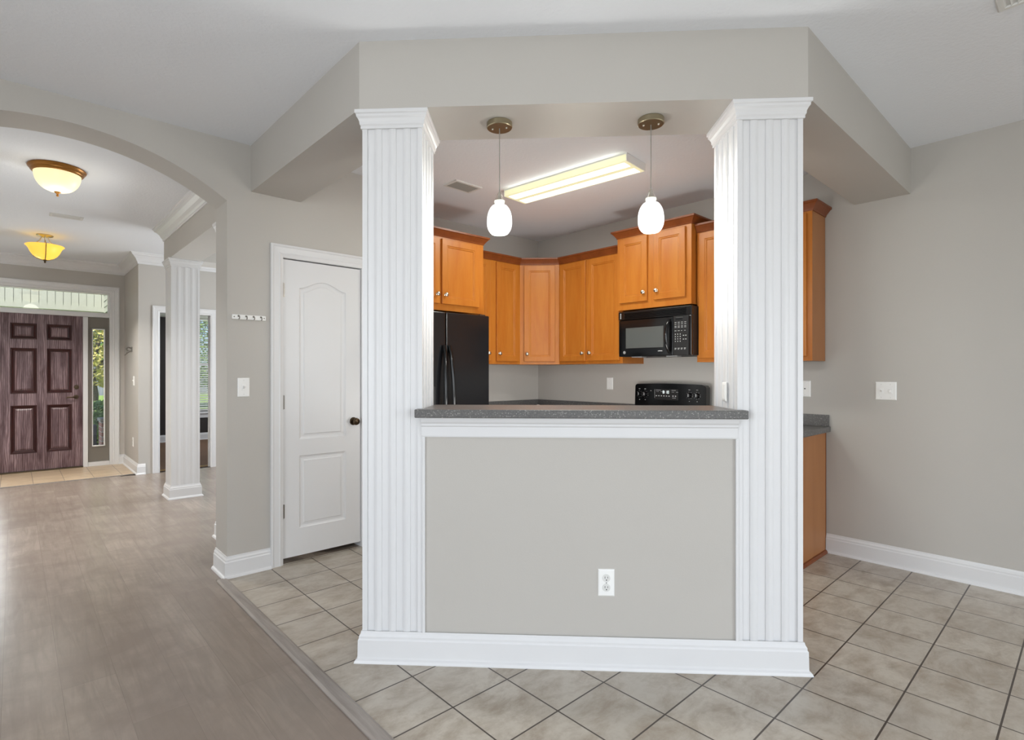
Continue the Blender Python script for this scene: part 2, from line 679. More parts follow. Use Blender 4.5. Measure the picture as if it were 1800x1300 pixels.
struct(MB().box(1.98, 2.10, 3.935, 4.6, 0, 2.9).box(1.56, 2.10, 4.5, 4.6, 0, 2.9).box(1.5, 1.56, 3.935, 4.6, 0, 2.9).build('wall_pantry', 'wall'))
# dropped soffit that runs round the bar
so = [(1.148, 3.69), (1.148, 2.2065), (2.5245, .830), (4.395, .830), (4.395, 1.147), (2.6926, 1.147), (1.474, 2.3656), (1.474, 3.69)]
struct(MB().prism(so, 2.477, 2.79).build('wall_soffit', 'wall'), 'greige dropped soffit beam wrapping round the bar opening', 'soffit')
# rest of the living room, behind the camera
struct(MB().box(-3.6, 4.4, -4.12, -4.0, 0, .4).box(-3.6, 4.4, -4.12, -4.0, 2.45, 2.8).box(-3.6, -2.5, -4.12, -4.0, .4, 2.45)
       .box(.1, 1.3, -4.12, -4.0, .4, 2.45).box(3.9, 4.4, -4.12, -4.0, .4, 2.45).build('wall_back', 'wall'))
struct(MB().box(-3.6, -3.5, -4.1, -.5, 0, 2.8).box(-3.6, -3.5, 1.7, 3.7, 0, 2.8).box(-3.6, -3.5, -.5, 1.7, 0, .4).box(-3.6, -3.5, -.5, 1.7, 2.45, 2.8).build('wall_left', 'wall'))
# hall and foyer
fw = [(-.76, 0), (-.5, 0), (-.5, 2.44), (1.055, 2.44), (1.055, 0), (1.30, 0), (1.30, 2.9), (-.76, 2.9)]
struct(MB().prism(fw, 0, .15, XZ(9.35)).build('wall_front', 'wall'), 'greige wall around the front door', 'wall')
struct(MB().box(-.76, -.64, 3.935, 9.5, 0, 2.9).build('wall_hall', 'wall'))
struct(MB().box(1.185, 1.30, 8.2, 9.4, 0, 2.9).build('wall_foyer', 'wall'), 'narrow greige foyer side wall with the wall hook', 'wall')
hw = [(1.30, 0), (1.375, 0), (1.375, 2.10), (2.05, 2.10), (2.05, 0), (3.8, 0), (3.8, 2.9), (1.30, 2.9)]
struct(MB().prism(hw, 0, .12, XZ(8.2)).build('wall_bedroom', 'wall'), 'greige hall wall with the bedroom doorway', 'wall')
struct(MB().box(3.6, 3.7, 4.3, 5.2, 0, 2.9).box(3.6, 3.7, 7.2, 8.3, 0, 2.9).box(3.6, 3.7, 5.2, 7.2, 0, .5).box(3.6, 3.7, 5.2, 7.2, 2.4, 2.9)
       .box(2.1, 3.7, 4.35, 4.45, 0, 2.9).build('wall_dining', 'wall'))
bm_ = [(1.19, 3.93), (1.475, 3.93), (1.475, 6.335), (3.6, 6.335), (3.6, 6.65), (1.19, 6.65)]
struct(MB().prism(bm_, 2.478, 2.84).build('wall_beam', 'wall'), 'greige beam over the hall columns', 'beam')

# bedroom beyond the doorway
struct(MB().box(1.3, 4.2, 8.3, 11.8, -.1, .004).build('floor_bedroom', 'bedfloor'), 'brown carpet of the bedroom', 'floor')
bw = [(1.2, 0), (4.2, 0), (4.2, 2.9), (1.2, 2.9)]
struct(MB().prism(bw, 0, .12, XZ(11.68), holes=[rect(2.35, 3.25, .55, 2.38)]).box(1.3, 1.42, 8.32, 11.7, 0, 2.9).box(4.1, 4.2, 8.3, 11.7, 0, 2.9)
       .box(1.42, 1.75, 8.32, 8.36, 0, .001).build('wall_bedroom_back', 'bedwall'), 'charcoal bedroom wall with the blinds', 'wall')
struct(MB().box(1.2, 4.2, 8.3, 11.8, 2.7, 2.8).build('ceiling_bedroom', 'ceil'))
struct(MB().sweep([(1.42, 11.68), (4.1, 11.68)], BASEP).build('baseboard_bedroom', 'white'), 'white baseboard under the bedroom window', 'baseboard')
struct(MB().box(1.375, 2.05, 8.312, 8.34, .002, .012).build('trim_3', 'brassbar'), 'thin brass bar across the bedroom doorway', 'threshold')

# ------------------------------------------------------------------ bar: half wall, columns, trims, counter
BAR = -PI / 4


def barmesh(mb, name, mat, **kw):
    return mb.build(name, mat, rot=(0, 0, BAR), **kw)


struct(barmesh(MB().box(-.47, .913, 2.405, 2.66, 0, 1.1), 'wall_bar', 'wall'), 'greige half wall panel under the bar counter', 'wall')
struct(barmesh(MB().sweep([(-.743, 2.69), (-.743, 2.399), (1.191, 2.399), (1.191, 2.69)], BASEP), 'baseboard_bar', 'white'),
       'tall white baseboard along the front of the bar', 'baseboard')
AP = [(0, 1.012), (.010, 1.012), (.012, 1.018), (.012, 1.058), (.018, 1.064), (.018, 1.072), (.026, 1.08), (.03, 1.09), (.03, 1.1019), (0, 1.1019)]
struct(barmesh(MB().sweep([(-.472, 2.405), (.913, 2.405)], AP), 'trim_4', 'white'), 'white moulding under the bar counter', 'moulding')
struct(barmesh(MB().box(-.47, -.457, 2.394, 2.41, .13, 1.012), 'trim_5', 'white', bevel=.002), 'narrow white batten at left edge of the bar panel', 'batten')
struct(barmesh(MB().box(.905, .918, 2.394, 2.41, .13, 1.012), 'trim_6', 'white', bevel=.002), 'narrow white batten at right edge of the bar panel', 'batten')


def flute_side(p0, p1, nf, depth=.008):
    """points from p0 (included) to p1 (excluded), interior on the left of travel: flat sunk bands between rounded reeds."""
    P0, P1 = Vector(p0), Vector(p1)
    L = (P1 - P0).length
    d = (P1 - P0) / L
    nin = Vector((-d.y, d.x))
    unit = L / (nf + (nf - 1) * .95 + 1.3)
    wf, wr, edge = unit, unit * .95, unit * .65
    pts = [P0]
    s = edge
    for i in range(nf):
        if i == 0:
            pts.append(P0 + d * s)
        pts.append(P0 + d * (s + .0006) + nin * depth)
        pts.append(P0 + d * (s + wf) + nin * depth)
        s += wf
        if i < nf - 1:
            for j in range(0, 9):
                u = j / 8
                h = depth * (1 - math.sin(PI * (.12 + .76 * u)) / 1.0) if 0 < j < 8 else depth * .55
                pts.append(P0 + d * (s + wr * u) + nin * h)
            s += wr
        else:
            pts.append(P0 + d * s)
    return [tuple(p) for p in pts]


def fluted(x0, x1, y0, y1, nf, depth):
    c = [(x0, y0), (x1, y0), (x1, y1), (x0, y1)]
    poly = []
    for i in range(4):
        poly += flute_side(c[i], c[(i + 1) % 4], nf, depth)
    return poly


CAPP = [(-.004, 0), (.006, 0), (.006, .012), (.010, .018), (.011, .03), (.016, .042), (.022, .05), (.0225, .06), (.028, .064), (.028, .0785), (-.004, .0785)]


def column(name, label, x0, x1, y0, y1, zb, zt, rz, loc, group, base=True, nf=4, depth=.008):
    t = thing(name, label, 'column', loc, rz, group)
    MB().prism(fluted(x0, x1, y0, y1, nf, depth), zb, zt - .07).build('shaft', 'white', t)
    MB().sweep([(x0, y0), (x0, y1), (x1, y1), (x1, y0)][::-1], [(o, zt - .079 + h) for o, h in CAPP], closed=True).box(x0, x1, y0, y1, zt - .078, zt).build('capital', 'white', t)
    if base:
        MB().sweep([(x0, y0), (x0, y1), (x1, y1), (x1, y0)][::-1], BASEP, closed=True).build('plinth', 'white', t)
    return t


column('fluted_column', 'white fluted square column at the left end of the bar counter', -.743, -.470, 2.40, 2.69, 0, 2.477, BAR, (0, 0, 0), None, base=False)
column('fluted_column', 'white fluted square column at the right end of the bar counter', .913, 1.191, 2.40, 2.69, 0, 2.477, BAR, (0, 0, 0), None, base=False)
column('fluted_column', 'white fluted square column in the hall in front of the bedroom doorway', -.133, .133, -.133, .133, 0, 2.478, 0, (1.333, 6.49, 0), None, nf=4, depth=.0025)
column('fluted_column', 'white column mostly hidden behind the arch wall, only its base edge showing', -.133, .133, -.133, .133, 0, 2.478, 0, (1.333, 4.54, 0), None, nf=4, depth=.0025)

bc = thing('bar_counter', 'dark grey speckled counter on top of the bar between the two columns', 'countertop', (0, 0, 1.1021), BAR)
MB().prism([(-.493, 2.337), (.938, 2.337), (.938, 2.398), (.911, 2.398), (.911, 2.70), (-.468, 2.70), (-.468, 2.398), (-.493, 2.398)], 0, .037).build('slab', 'counter', bc, bevel=.004)

# ------------------------------------------------------------------ baseboards, crown
struct(MB().sweep([(1.004, 3.935), (1.004, 3.686), (1.272, 3.686)], BASEP).build('baseboard_left', 'white'), 'white baseboard round the arch corner', 'baseboard')
struct(MB().sweep([(2.016, 3.686), (2.10, 3.686)], BASEP).build('baseboard_pantry', 'white'))
struct(MB().sweep([(4.392, 1.322), (4.392, -3.99)], BASEP).build('baseboard_right', 'white'), 'white baseboard along the right wall', 'baseboard')
struct(MB().sweep([(1.12, 9.35), (1.185, 9.35), (1.185, 8.2), (1.262, 8.2)], BASEP).build('baseboard_foyer', 'white'), 'white baseboard in the foyer corner', 'baseboard')
struct(MB().sweep([(2.135, 8.2), (3.6, 8.2)], BASEP).build('baseboard_hall', 'white'))
CROWN = [(0, -.135), (.008, -.135), (.012, -.125), (.012, -.112), (.022, -.1), (.035, -.07), (.06, -.042), (.078, -.03), (.08, -.018), (.09, -.012), (.092, 0), (0, 0)]
CR = [(o, 2.83 + h) for o, h in CROWN]
struct(MB().sweep([(-.64, 3.935), (-.64, 9.35), (1.185, 9.35), (1.185, 8.2), (3.6, 8.2)], CR).build('trim_7', 'white'), 'white crown moulding round the foyer', 'crown moulding')
struct(MB().sweep([(3.6, 6.65), (1.19, 6.65), (1.19, 3.936)], CR).build('trim_8', 'white'), 'white crown moulding along the hall beam', 'crown moulding')


def casing(path, name, y, rev=1, label=None):
    o = MB().sweep(path, CASEP, XZ(y)).build(name, 'white')
    return struct(o, label, 'door casing' if label else None)


# ------------------------------------------------------------------ pantry door
casing([(1.353, 0), (1.353, 2.08), (1.934, 2.08), (1.934, 0)][::-1], 'trim_9', 3.686, label='white casing round the pantry door')
d1 = struct(thing('door_1', 'white two panel pantry door with arched top panel and bronze knob', 'door', (1.355, 3.692, .04)))
ox, oz = 1.355, .04
top = [(1.468, 0.840), (1.812, .840), (1.812, 1.885)]
n = 16
for i in range(1, n):
    u = i / n
    x = 1.812 + (1.468 - 1.812) * u
    s = math.sin(PI * u)
    z = 1.885 + .056 * (s ** 1.7)
    top.append((x, z))
top.append((1.468, 1.885))
low = [(1.468, .228), (1.812, .228), (1.812, .727), (1.468, .727)]
loc = lambda P: [(x - ox, z - oz) for x, z in P]
mb = MB()
leaf(mb, rect(0, .575, 0, 2.03), [loc(top), loc(low)], [(0, 0), (.006, .006), (.016, .009), (.03, .008), (.038, .004), (.042, .0045)], 0, .035)
mb.build('door_leaf', 'door', d1)
kn = MB().lathe([(.0, -.062), (.014, -.061), (.024, -.054), (.027, -.044), (.023, -.034), (.012, -.028), (.010, -.012), (.026, -.009), (.030, 0)], (.519, 0, .902), 24, 'y').build('knob', 'dbronze', d1, smooth=True)
for z in (1.86, 1.10, .36):
    hb = MB().lathe([(.006, -.05), (.006, .05)], (-.003, -.006, z - oz), 10).box(-.006, .012, -.003, .001, z - oz - .047, z - oz + .047).build('hinge', 'steel', d1, smooth=True)
struct(MB().box(1.335, 1.352, 3.686, 3.80, 0, 2.095).box(1.933, 1.95, 3.686, 3.80, 0, 2.095).box(1.335, 1.95, 3.686, 3.80, 2.078, 2.095)
       .build('door_1_jamb', 'white'))

# coat rack and switch beside the pantry door
cr = thing('coat_rack', 'small white coat rack with four silver hooks beside the pantry door', 'coat rack', (1.135, 3.686, 1.657))
MB().box(-.104, .104, -.014, 0, -.0155, .0155).build('board', 'plate', cr, bevel=.003)
for i in range(4):
    x = -.066 + i * .046
    h = MB().tube([(x, -.012, .008), (x, -.026, .005), (x, -.034, -.004), (x, -.03, -.012), (x, -.022, -.013)], .003, 8)
    h.lathe([(.0, -.017), (.006, -.0155), (.007, -.0135)], (x, 0, .006), 12, 'y')
    h.build('hook', 'steel', cr, smooth=True)
for x in (-.092, .092):
    MB().lathe([(0, -.0165), (.004, -.0155), (.0045, -.0135)], (x, 0, 0), 10, 'y').build('screw', 'steel', cr, smooth=True)


def plate(name, label, cat, loc, rz, w, h, kinds, group=None):
    t = thing(name, label, cat, loc, rz, group)
    mb = MB()
    rings(mb, rect(-w / 2, w / 2, -h / 2, h / 2), [(0, 0), (0, -.003), (.004, -.006), (.006, -.0065)])
    mb.build('cover_plate', 'plate', t)
    for kd, x in kinds:
        if kd == 'toggle':
            MB().box(x - .011, x + .011, -.008, -.0055, -.02, .02).build('switch_bezel', 'plate', t, bevel=.001)
            MB().prism([(-.0075, -.003), (-.0095, .009), (-.018, .013), (-.019, .007), (-.008, -.008)], -.005, .005, lambda p, hh, x=x: (x + hh, p[0], p[1])).build('toggle', 'plate', t)
        elif kd == 'down':
            MB().box(x - .011, x + .011, -.008, -.0055, -.02, .02).build('switch_bezel', 'plate', t, bevel=.001)
            MB().prism([(-.0075, .003), (-.0095, -.009), (-.018, -.013), (-.019, -.007), (-.008, .008)], -.005, .005, lambda p, hh, x=x: (x + hh, p[0], p[1])).build('toggle', 'plate', t)
        elif kd == 'duplex':
            for zz in (-.021, .021):
                r = .0165
                rc = MB().lathe([(r + .001, -.006), (r, -.009), (0, -.009)], (x, 0, zz), 24, 'y').build('receptacle', 'vent', t)
                sl = MB().box(x - .0075, x - .0055, -.0096, -.0085, zz - .001, zz + .008).box(x + .0045, x + .0065, -.0096, -.0085, zz, zz + .007)
                sl.lathe([(0, -.0096), (.0026, -.0096), (.0026, -.0085)], (x, 0, zz - .0075), 10, 'y')
                sl.build('slots', 'black_matte', rc)
            MB().lathe([(0, -.0085), (.003, -.008), (.003, -.006)], (x, 0, 0), 10, 'y').build('screw', 'grey', t)
        elif kd == 'decora':
            MB().box(x - .0165, x + .0165, -.009, -.0055, -.033, .033).build('receptacle', 'plate', t, bevel=.001)
        elif kd == 'jack':
            MB().lathe([(0, -.010), (.0045, -.010), (.0045, -.006)], (x, 0, 0), 12, 'y').build('jack_socket', 'black_matte', t)
    if kinds[0][0] in ('toggle', 'down', 'decora', 'jack'):
        for zz in (-h * .36, h * .36):
            for kd, x in kinds:
                MB().lathe([(0, -.0078), (.003, -.0072), (.003, -.006)], (x, 0, zz), 10, 'y').build('screw', 'vent', t)
    return t


plate('light_switch', 'single white light switch below the coat rack', 'light switch', (1.103, 3.686, 1.206), 0, .073, .122, [('toggle', 0)])
plate('light_switch', 'double white light switch on the bare right wall', 'light switch', (4.392, .963, 1.177), -PI / 2, .118, .122, [('toggle', -.026), ('down', .026)])
plate('cable_jack_plate', 'white cable jack plate on the right wall above the counter end', 'wall plate', (4.392, 1.464, 1.182), -PI / 2, .075, .12, [('jack', 0)])
plate('wall_outlet', 'white outlet on the kitchen wall left of the stove', 'outlet', (4.392, 3.234, 1.195), -PI / 2, .073, .118, [('decora', 0)])
c_ = ((.3485) * R2 + 2.405 * R2, -(.3485) * R2 + 2.405 * R2, .3745)
plate('wall_outlet', 'white double outlet low on the grey bar panel', 'outlet', c_, BAR, .072, .119, [('duplex', 0)])
c_ = ((.913) * R2 + 2.545 * R2, -(.913) * R2 + 2.545 * R2, 1.212)
plate('wall_outlet', 'painted over outlet on the inner side of the right bar column', 'outlet', c_, BAR - PI / 2, .05, .088, [('decora', 0)])

# ------------------------------------------------------------------ cabinets
DOORSPEC = [(0, 0), (.004, -.002), (.048, -.002), (.053, .002), (.058, .003), (.061, .008)]


def knob(mb, x, z, y=-.022):
    return mb.lathe([(0, y - .030), (.010, y - .0295), (.0165, y - .024), (.0165, y - .019), (.008, y - .013), (.006, y - .003), (.011, y)], (x, 0, z), 16, 'y')


def cab_door(t, x0, x1, z0, z1, ks, mat='maple', kz=.075, name='door'):
    w, h = x1 - x0, z1 - z0
    mb = MB()
    o = rect(x0, x1, z0, z1)
    vs = [(p[0], 0, p[1]) for p in o]
    mb.add(vs, [(0, 1, 2, 3)])
    rings(mb, o, [(0, 0), (0, -.018), (.003, -.021), (.05, -.021), (.054, -.017), (.062, -.0165), (.067, -.011)])
    d = mb.build(name, mat, t)
    if ks:
        kx = x0 + .03 if ks == 'l' else x1 - .03
        knob(MB(), kx, z0 + kz).build('knob', 'nickel', d, smooth=True)
    return d


CABCROWN = [(-.006, -.012), (.006, -.012), (.009, -.002), (.014, .006), (.026, .022), (.036, .034), (.044, .038), (.044, .052), (-.006, .052)]


def wall_cabinet(label, loc, rz, W, D, H, doors, left=False, right=False, body=None, group='honey maple wall cabinets', side='maple'):
    t = thing('wall_cabinet', label, 'cabinet', loc, rz, group)
    if body is None:
        mb = MB().box(0, W, 0, D, 0, H)
    else:
        mb = MB().prism(body, 0, H)
    mb.build('body', side, t)
    # face frame
    ff = MB()
    xs = sorted([0, W] + [d[0] for d in doors] + [d[1] for d in doors])
    holes = [rect(d[0] + .012, d[1] - .012, d[2] + .012, d[3] - .012) for d in doors]
    ff.prism(rect(0, W, 0, H), -.002, .001, XZ(0), holes=holes)
    ff.build('face_frame', 'maple', t)
    for d in doors:
        cab_door(t, *d)
    path = [(0, 0), (W, 0)]
    if left:
        path = [(0, D)] + path
    if right:
        path = path + [(W, D)]
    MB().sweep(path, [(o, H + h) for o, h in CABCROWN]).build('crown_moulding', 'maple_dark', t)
    return t


zt = 2.392
RW = -PI / 2
wall_cabinet('deep honey maple cabinet above the black refrigerator', (2.13, 3.6, 1.812), 0, .925, .616, .613,
             [(.04, .45, .052, .585, 'r'), (.473, .867, .052, .585, 'l')], right=True)
wall_cabinet('tall honey maple wall cabinet between refrigerator and corner cabinet', (3.057, 3.885, 1.385), 0, .724, .331, zt - 1.385,
             [(.027, .318, .028, .985, 'r'), (.398, .69, .028, .985, 'l')])
wall_cabinet('diagonal corner honey maple wall cabinet with a single door', (3.782, 3.885, 1.385), BAR, .393, .3, zt - 1.385,
             [(.042, .352, .028, .985, 'l')], body=[(0, 0), (.393, 0), (.393 + .2347, .2347), (.1965, .6659), (-.2347, .2347)])
wall_cabinet('tall honey maple two door wall cabinet between corner cabinet and microwave', (4.06, 3.606, 1.385), RW, .756, .331, zt - 1.385,
             [(.022, .343, .028, .985, 'r'), (.37, .728, .028, .985, 'l')])
wall_cabinet('raised honey maple cabinet directly above the microwave', (3.98, 2.848, 1.846), RW, .70, .411, .645,
             [(.03, .308, .06, .618, 'r'), (.372, .655, .06, .618, 'l')], left=True, right=True)
wall_cabinet('honey maple wall cabinet right of the microwave, cut off by the right column', (4.06, 2.142, 1.385), RW, .39, .331, 2.425 - 1.385,
             [(.02, .37, .03, 1.02, 'r')])
wall_cabinet('end honey maple wall cabinet seen right of the right column', (4.13, 1.75, 1.385), RW, .419, .261, 2.44 - 1.385,
             [(.02, .385, .03, 1.03, 'l')], right=True, side='maple_side')


def base_cabinet(label, loc, rz, W, D, H, doors, panel=False):
    t = thing('base_cabinet', label, 'cabinet', loc, rz, 'honey maple base cabinets')
    MB().box(0, W, 0, D, .1, H).box(0, W, .07, D, 0, .1).build('body', 'maple_side', t)
    for x0, x1 in doors:
        cab_door(t, x0, x1, .12, .62, 'r', kz=.43)
        mb = MB()
        rings(mb, rect(x0, x1, .65, .81), [(0, 0), (0, -.018), (.003, -.021), (.03, -.021), (.034, -.016)])
        dr = mb.build('drawer', 'maple', t)
        knob(MB(), (x0 + x1) / 2, .73).build('knob', 'nickel', dr, smooth=True)
    if panel:
        MB().box(W, W + .008, 0, D - .008, 0, H).build('end_panel', 'maple_side', t)
        MB().prism([(0, 0), (.02, 0), (.018, .01), (.01, .018), (0, .02)], 0, D, lambda p, h: (W + .008 + p[0], h, p[1])).build('shoe_moulding', 'maple_dark', t)
        MB().box(W - .01, W + .010, D - .008, D, .02, H).build('scribe_strip', 'maple_dark', t)
    return t


base_cabinet('honey maple base cabinet end beside the right wall baseboard', (3.78, 2.125, .002), RW, .792, .609, .871, [(.02, .39), (.41, .78)], panel=True)
base_cabinet('honey maple base cabinet run from stove into the kitchen corner', (3.78, 4.214, .002), RW, 1.345, .609, .871, [(.66, .98), (1.0, 1.325)])
base_cabinet('honey maple base cabinet between refrigerator and kitchen corner', (3.057, 3.605, .002), 0, .72, .609, .871, [(.02, .34), (.36, .69)])

kt = thing('kitchen_countertop', 'dark speckled kitchen counter with backsplash running into the back corner', 'countertop', (0, 0, .8735))
MB().prism([(3.05, 4.217), (3.05, 3.57), (3.745, 3.57), (3.745, 2.868), (4.392, 2.868), (4.392, 4.217)], 0, .039).build('slab', 'counter', kt, bevel=.004)
MB().box(3.05, 4.372, 4.197, 4.217, .039, .13).box(4.372, 4.392, 2.868, 4.217, .039, .13).build('backsplash', 'counter', kt, bevel=.002)
kt = thing('kitchen_countertop', 'short end of dark speckled counter seen right of the right column', 'countertop', (0, 0, .8735))
MB().box(3.745, 4.392, 1.294, 2.172, 0, .039).build('slab', 'counter', kt, bevel=.004)
MB().box(4.372, 4.392, 1.304, 2.172, .039, .122).build('backsplash', 'counter', kt, bevel=.002)
wc = tag(MB().lathe([(.024, 0), (.026, .004), (.025, .028), (.02, .036), (.012, .04), (0, .041)], seg=20).build('round_cap', 'plate', smooth=True, loc=(4.27, 4.10, .9127)),
         'small round white cap on the counter in the kitchen corner', 'cap')

# ------------------------------------------------------------------ refrigerator
fr = thing('refrigerator', 'glossy black side by side refrigerator left in the kitchen', 'refrigerator', (2.135, 3.5, .002))
MB().box(.003, .902, .075, .70, .02, 1.775).box(.03, .87, .1, .68, 0, .02).build('body', 'black_tex', fr, bevel=.006)
fd = MB().box(.002, .441, 0, .07, .06, 1.785).build('freezer_door', 'black_tex', fr, bevel=.008)
rd = MB().box(.449, .905, 0, .07, .06, 1.785).build('refrigerator_door', 'black_tex', fr, bevel=.008)
for x, par, k in ((.42, fd, -1), (.47, rd, 1)):
    pts = []
    for i in range(17):
        u = i / 16
        pts.append((x + k * .016 * math.sin(PI * u), -.01 - .045 * math.sin(PI * u) ** .5, 1.515 - 1.0 * u))
    MB().tube(pts, .016, 12).build('handle', 'black', par, smooth=True)
MB().box(.10, .34, -.004, .03, .84, 1.19).box(.12, .32, -.006, -.004, 1.13, 1.17).build('ice_dispenser', 'black_matte', fd, bevel=.004)
for x in (.04, .86):
    MB().box(x - .03, x + .03, .03, .12, 1.775, 1.797).build('hinge_cover', 'black_matte', fr, bevel=.004)
MB().box(.05, .85, .02, .06, .005, .055).build('toe_grille', 'black_matte', fr)

# ------------------------------------------------------------------ microwave
mw = thing('microwave', 'black over the range microwave oven mounted below the raised cabinet', 'microwave', (3.95, 2.815, 1.4395), RW)
Wm, Hm = .686, .39
MB().box(0, Wm, .025, .44, 0, Hm).build('body', 'black_matte', mw, bevel=.003)
MB().box(0, Wm, 0, .03, .318, Hm).build('vent_panel', 'black', mw, bevel=.003)
g = MB()
for i in range(5):
    z = .327 + i * .0118
    g.prism([(-.009, z), (-.003, z + .007), (.0, z + .007), (.0, z)], .06, .635, lambda p, h: (h, p[0], p[1]))
g.build('vent_grille', 'black', mw)
dr = MB()
rings(dr, rect(.002, .525, .002, .314), [(0, .03), (0, .002), (.004, -.003), (.03, -.004)])
dr.build('door', 'black', mw)
win = MB()
rings(win, rect(.075, .44, .07, .245), [(0, -.004), (.003, -.0065), (.006, -.0055)])
win.build('door_window', 'darkglass', mw)
pts = []
for i in range(15):
    u = i / 14
    pts.append((.485 + .012 * (1 - math.sin(PI * u)), -.006 - .04 * math.sin(PI * u) ** .6, .29 - .27 * u))
MB().tube(pts, [.011 + .004 * math.sin(PI * i / 14) for i in range(15)], 10).build('handle', 'black', mw, smooth=True)
MB().box(.528, .66, -.004, .03, .002, .314).build('control_panel', 'black_matte', mw, bevel=.002)
kp = MB()
for r, zz in enumerate((.262, .248, .232, .222, .195)):
    for c in range(4):
        kp.box(.54 + c * .028, .556 + c * .028 - (.006 if r == 4 and c > 1 else 0), -.0046, -.0038, zz, zz + .003)
for r in range(4):
    for c in range(3):
        x, z = .544 + c * .021, .165 - r * .019
        kp.box(x, x + .005, -.0046, -.0038, z, z + .008)
for c in range(2):
    for r in range(2):
        kp.box(.612 + c * .02, .622 + c * .02, -.0046, -.0038, .155 - r * .03, .16 - r * .03)
for c in range(4):
    kp.box(.54 + c * .027, .556 + c * .027, -.0046, -.0038, .055, .0585)
    kp.box(.54 + c * .027, .553 + c * .027, -.0046, -.0038, .047, .0495)
kp.build('keypad_markings', 'mark', mw)
MB().box(.55, .61, -.0052, -.0038, .282, .302).build('clock_display', 'black', mw, bevel=.001)
em = MB().lathe([(.013, -.0038), (.013, -.0052), (0, -.0052)], (.062, 0, .036), 24, 'y')
em.build('round_emblem', 'grey', mw)
MB().box(.39, .43, -.0052, -.0038, .038, .043).build('name_strip', 'mark', mw)
for x0, x1 in ((0, .012), (Wm - .026, Wm - .003)):
    MB().box(x0, x1, -.004, .03, .318, Hm).build('vent_end_cap', 'black', mw, bevel=.003)
MB().box(.664, .684, -.003, .03, .002, .314).build('panel_edge', 'black', mw, bevel=.003)
mk = MB()
for i in range(6):
    mk.box(.018, .026, -.0035, -.0005, .33 + i * .008, .335 + i * .008)
mk.build('vent_marks', 'mark', mw)
for x in (.12, .45):
    MB().prism([(x, .02), (x + .1, .02), (x + .08, .12), (x + .02, .12)], -.008, 0).build('grease_filter', 'grey', mw)

# ------------------------------------------------------------------ stove
sv = thing('stove', 'black electric stove whose control backguard shows above the bar counter', 'stove', (3.735, 2.862, .002), RW)
Wv = .684
MB().box(.004, Wv - .004, .03, .64, .0, .895).build('body', 'black_matte', sv, bevel=.004)
MB().box(0, Wv, 0, .56, .895, .915).build('cooktop', 'black', sv, bevel=.004)
for x, y, r in ((.19, .16, .1), (.52, .16, .08), (.19, .4, .08), (.52, .4, .1)):
    MB().lathe([(r, .9152), (r, .9158), (r - .004, .9158), (r - .004, .9152)], (x, y, 0), 32).build('burner_ring', 'grey', sv)
MB().box(.01, Wv - .01, 0, .03, .2, .85).build('oven_door', 'black', sv, bevel=.005)
MB().tube([(.06, -.0, .8), (.06, -.04, .8), (Wv - .06, -.04, .8), (Wv - .06, 0, .8)], .012, 10).build('oven_handle', 'black', sv, smooth=True)
MB().box(.01, Wv - .01, 0, .03, .03, .18).build('drawer', 'black', sv, bevel=.005)
# backguard: wide panel with rounded upper corners, narrower foot
pl = [(.03, .905), (Wv - .02, .905), (Wv - .02, .99), (Wv, 1.005), (Wv + .002, 1.172), (Wv - .012, 1.19), (Wv - .04, 1.197)]
for i in range(1, 10):
    u = i / 10
    pl.append((Wv - .04 - (Wv - .06) * u, 1.197 + .007 * math.sin(PI * u)))
pl += [(.02, 1.197), (.004, 1.188), (0, 1.175), (-.006, 1.005), (.03, .985)]
BG = .54
MB().prism(pl, 0, .062, XZ(BG)).build('backguard', 'black', sv, bevel=.006)
for x in (.045, .105, .535, .605):
    z = 1.105
    kb = MB().lathe([(.022, BG), (.021, BG - .018), (.018, BG - .022), (0, BG - .022)], (x, 0, z), 20, 'y').build('knob', 'black', sv, smooth=True)
    MB().box(x - .003, x - .0005, BG - .0235, BG - .0215, z - .01, z + .016).box(x + .002, x + .004, BG - .0235, BG - .0215, z - .01, z + .013).build('knob_pointer', 'mark', kb)
    mk = MB()
    for a in range(9):
        t = PI * (.1 + a * .225)
        mk.box(x + .029 * math.cos(t) - .0015, x + .029 * math.cos(t) + .0015, BG - .001, BG + .001, z + .029 * math.sin(t) - .0012, z + .029 * math.sin(t) + .0012)
    mk.box(x - .008, x + .008, BG - .001, BG + .001, z + .046, z + .049).box(x - .004, x + .004, BG - .001, BG + .001, z - .052, z - .048)
    mk.build('dial_marks', 'mark', sv)
MB().box(.2, .43, BG - .002, BG + .002, 1.06, 1.155).build('control_display', 'black_matte', sv, bevel=.001)
mk = MB()
for x in (.222, .235, .262, .273):
    mk.box(x, x + .008, BG - .003, BG - .001, 1.13, 1.133)
    mk.box(x + .15, x + .158, BG - .003, BG - .001, 1.128, 1.131)
mk.box(.215, .265, BG - .003, BG - .001, 1.143, 1.1455).box(.37, .41, BG - .003, BG - .001, 1.143, 1.1455)
for i in range(6):
    x = .215 + i * .025
    mk.box(x, x + .01, BG - .003, BG - .001, 1.09, 1.098)
mk.box(.378, .388, BG - .003, BG - .001, 1.09, 1.1).box(.402, .412, BG - .003, BG - .001, 1.09, 1.1).box(.376, .41, BG - .003, BG - .001, 1.077, 1.08)
mk.box(.202, .2035, BG - .003, BG - .001, 1.075, 1.15)
mk.box(.158, .168, BG - .001, BG + .001, 1.135, 1.14)
mk.build('display_markings', 'mark', sv)
SEG = {'8': 'abcdefg', '1': 'bc', '0': 'abcdef'}
dg = MB()
x = .284
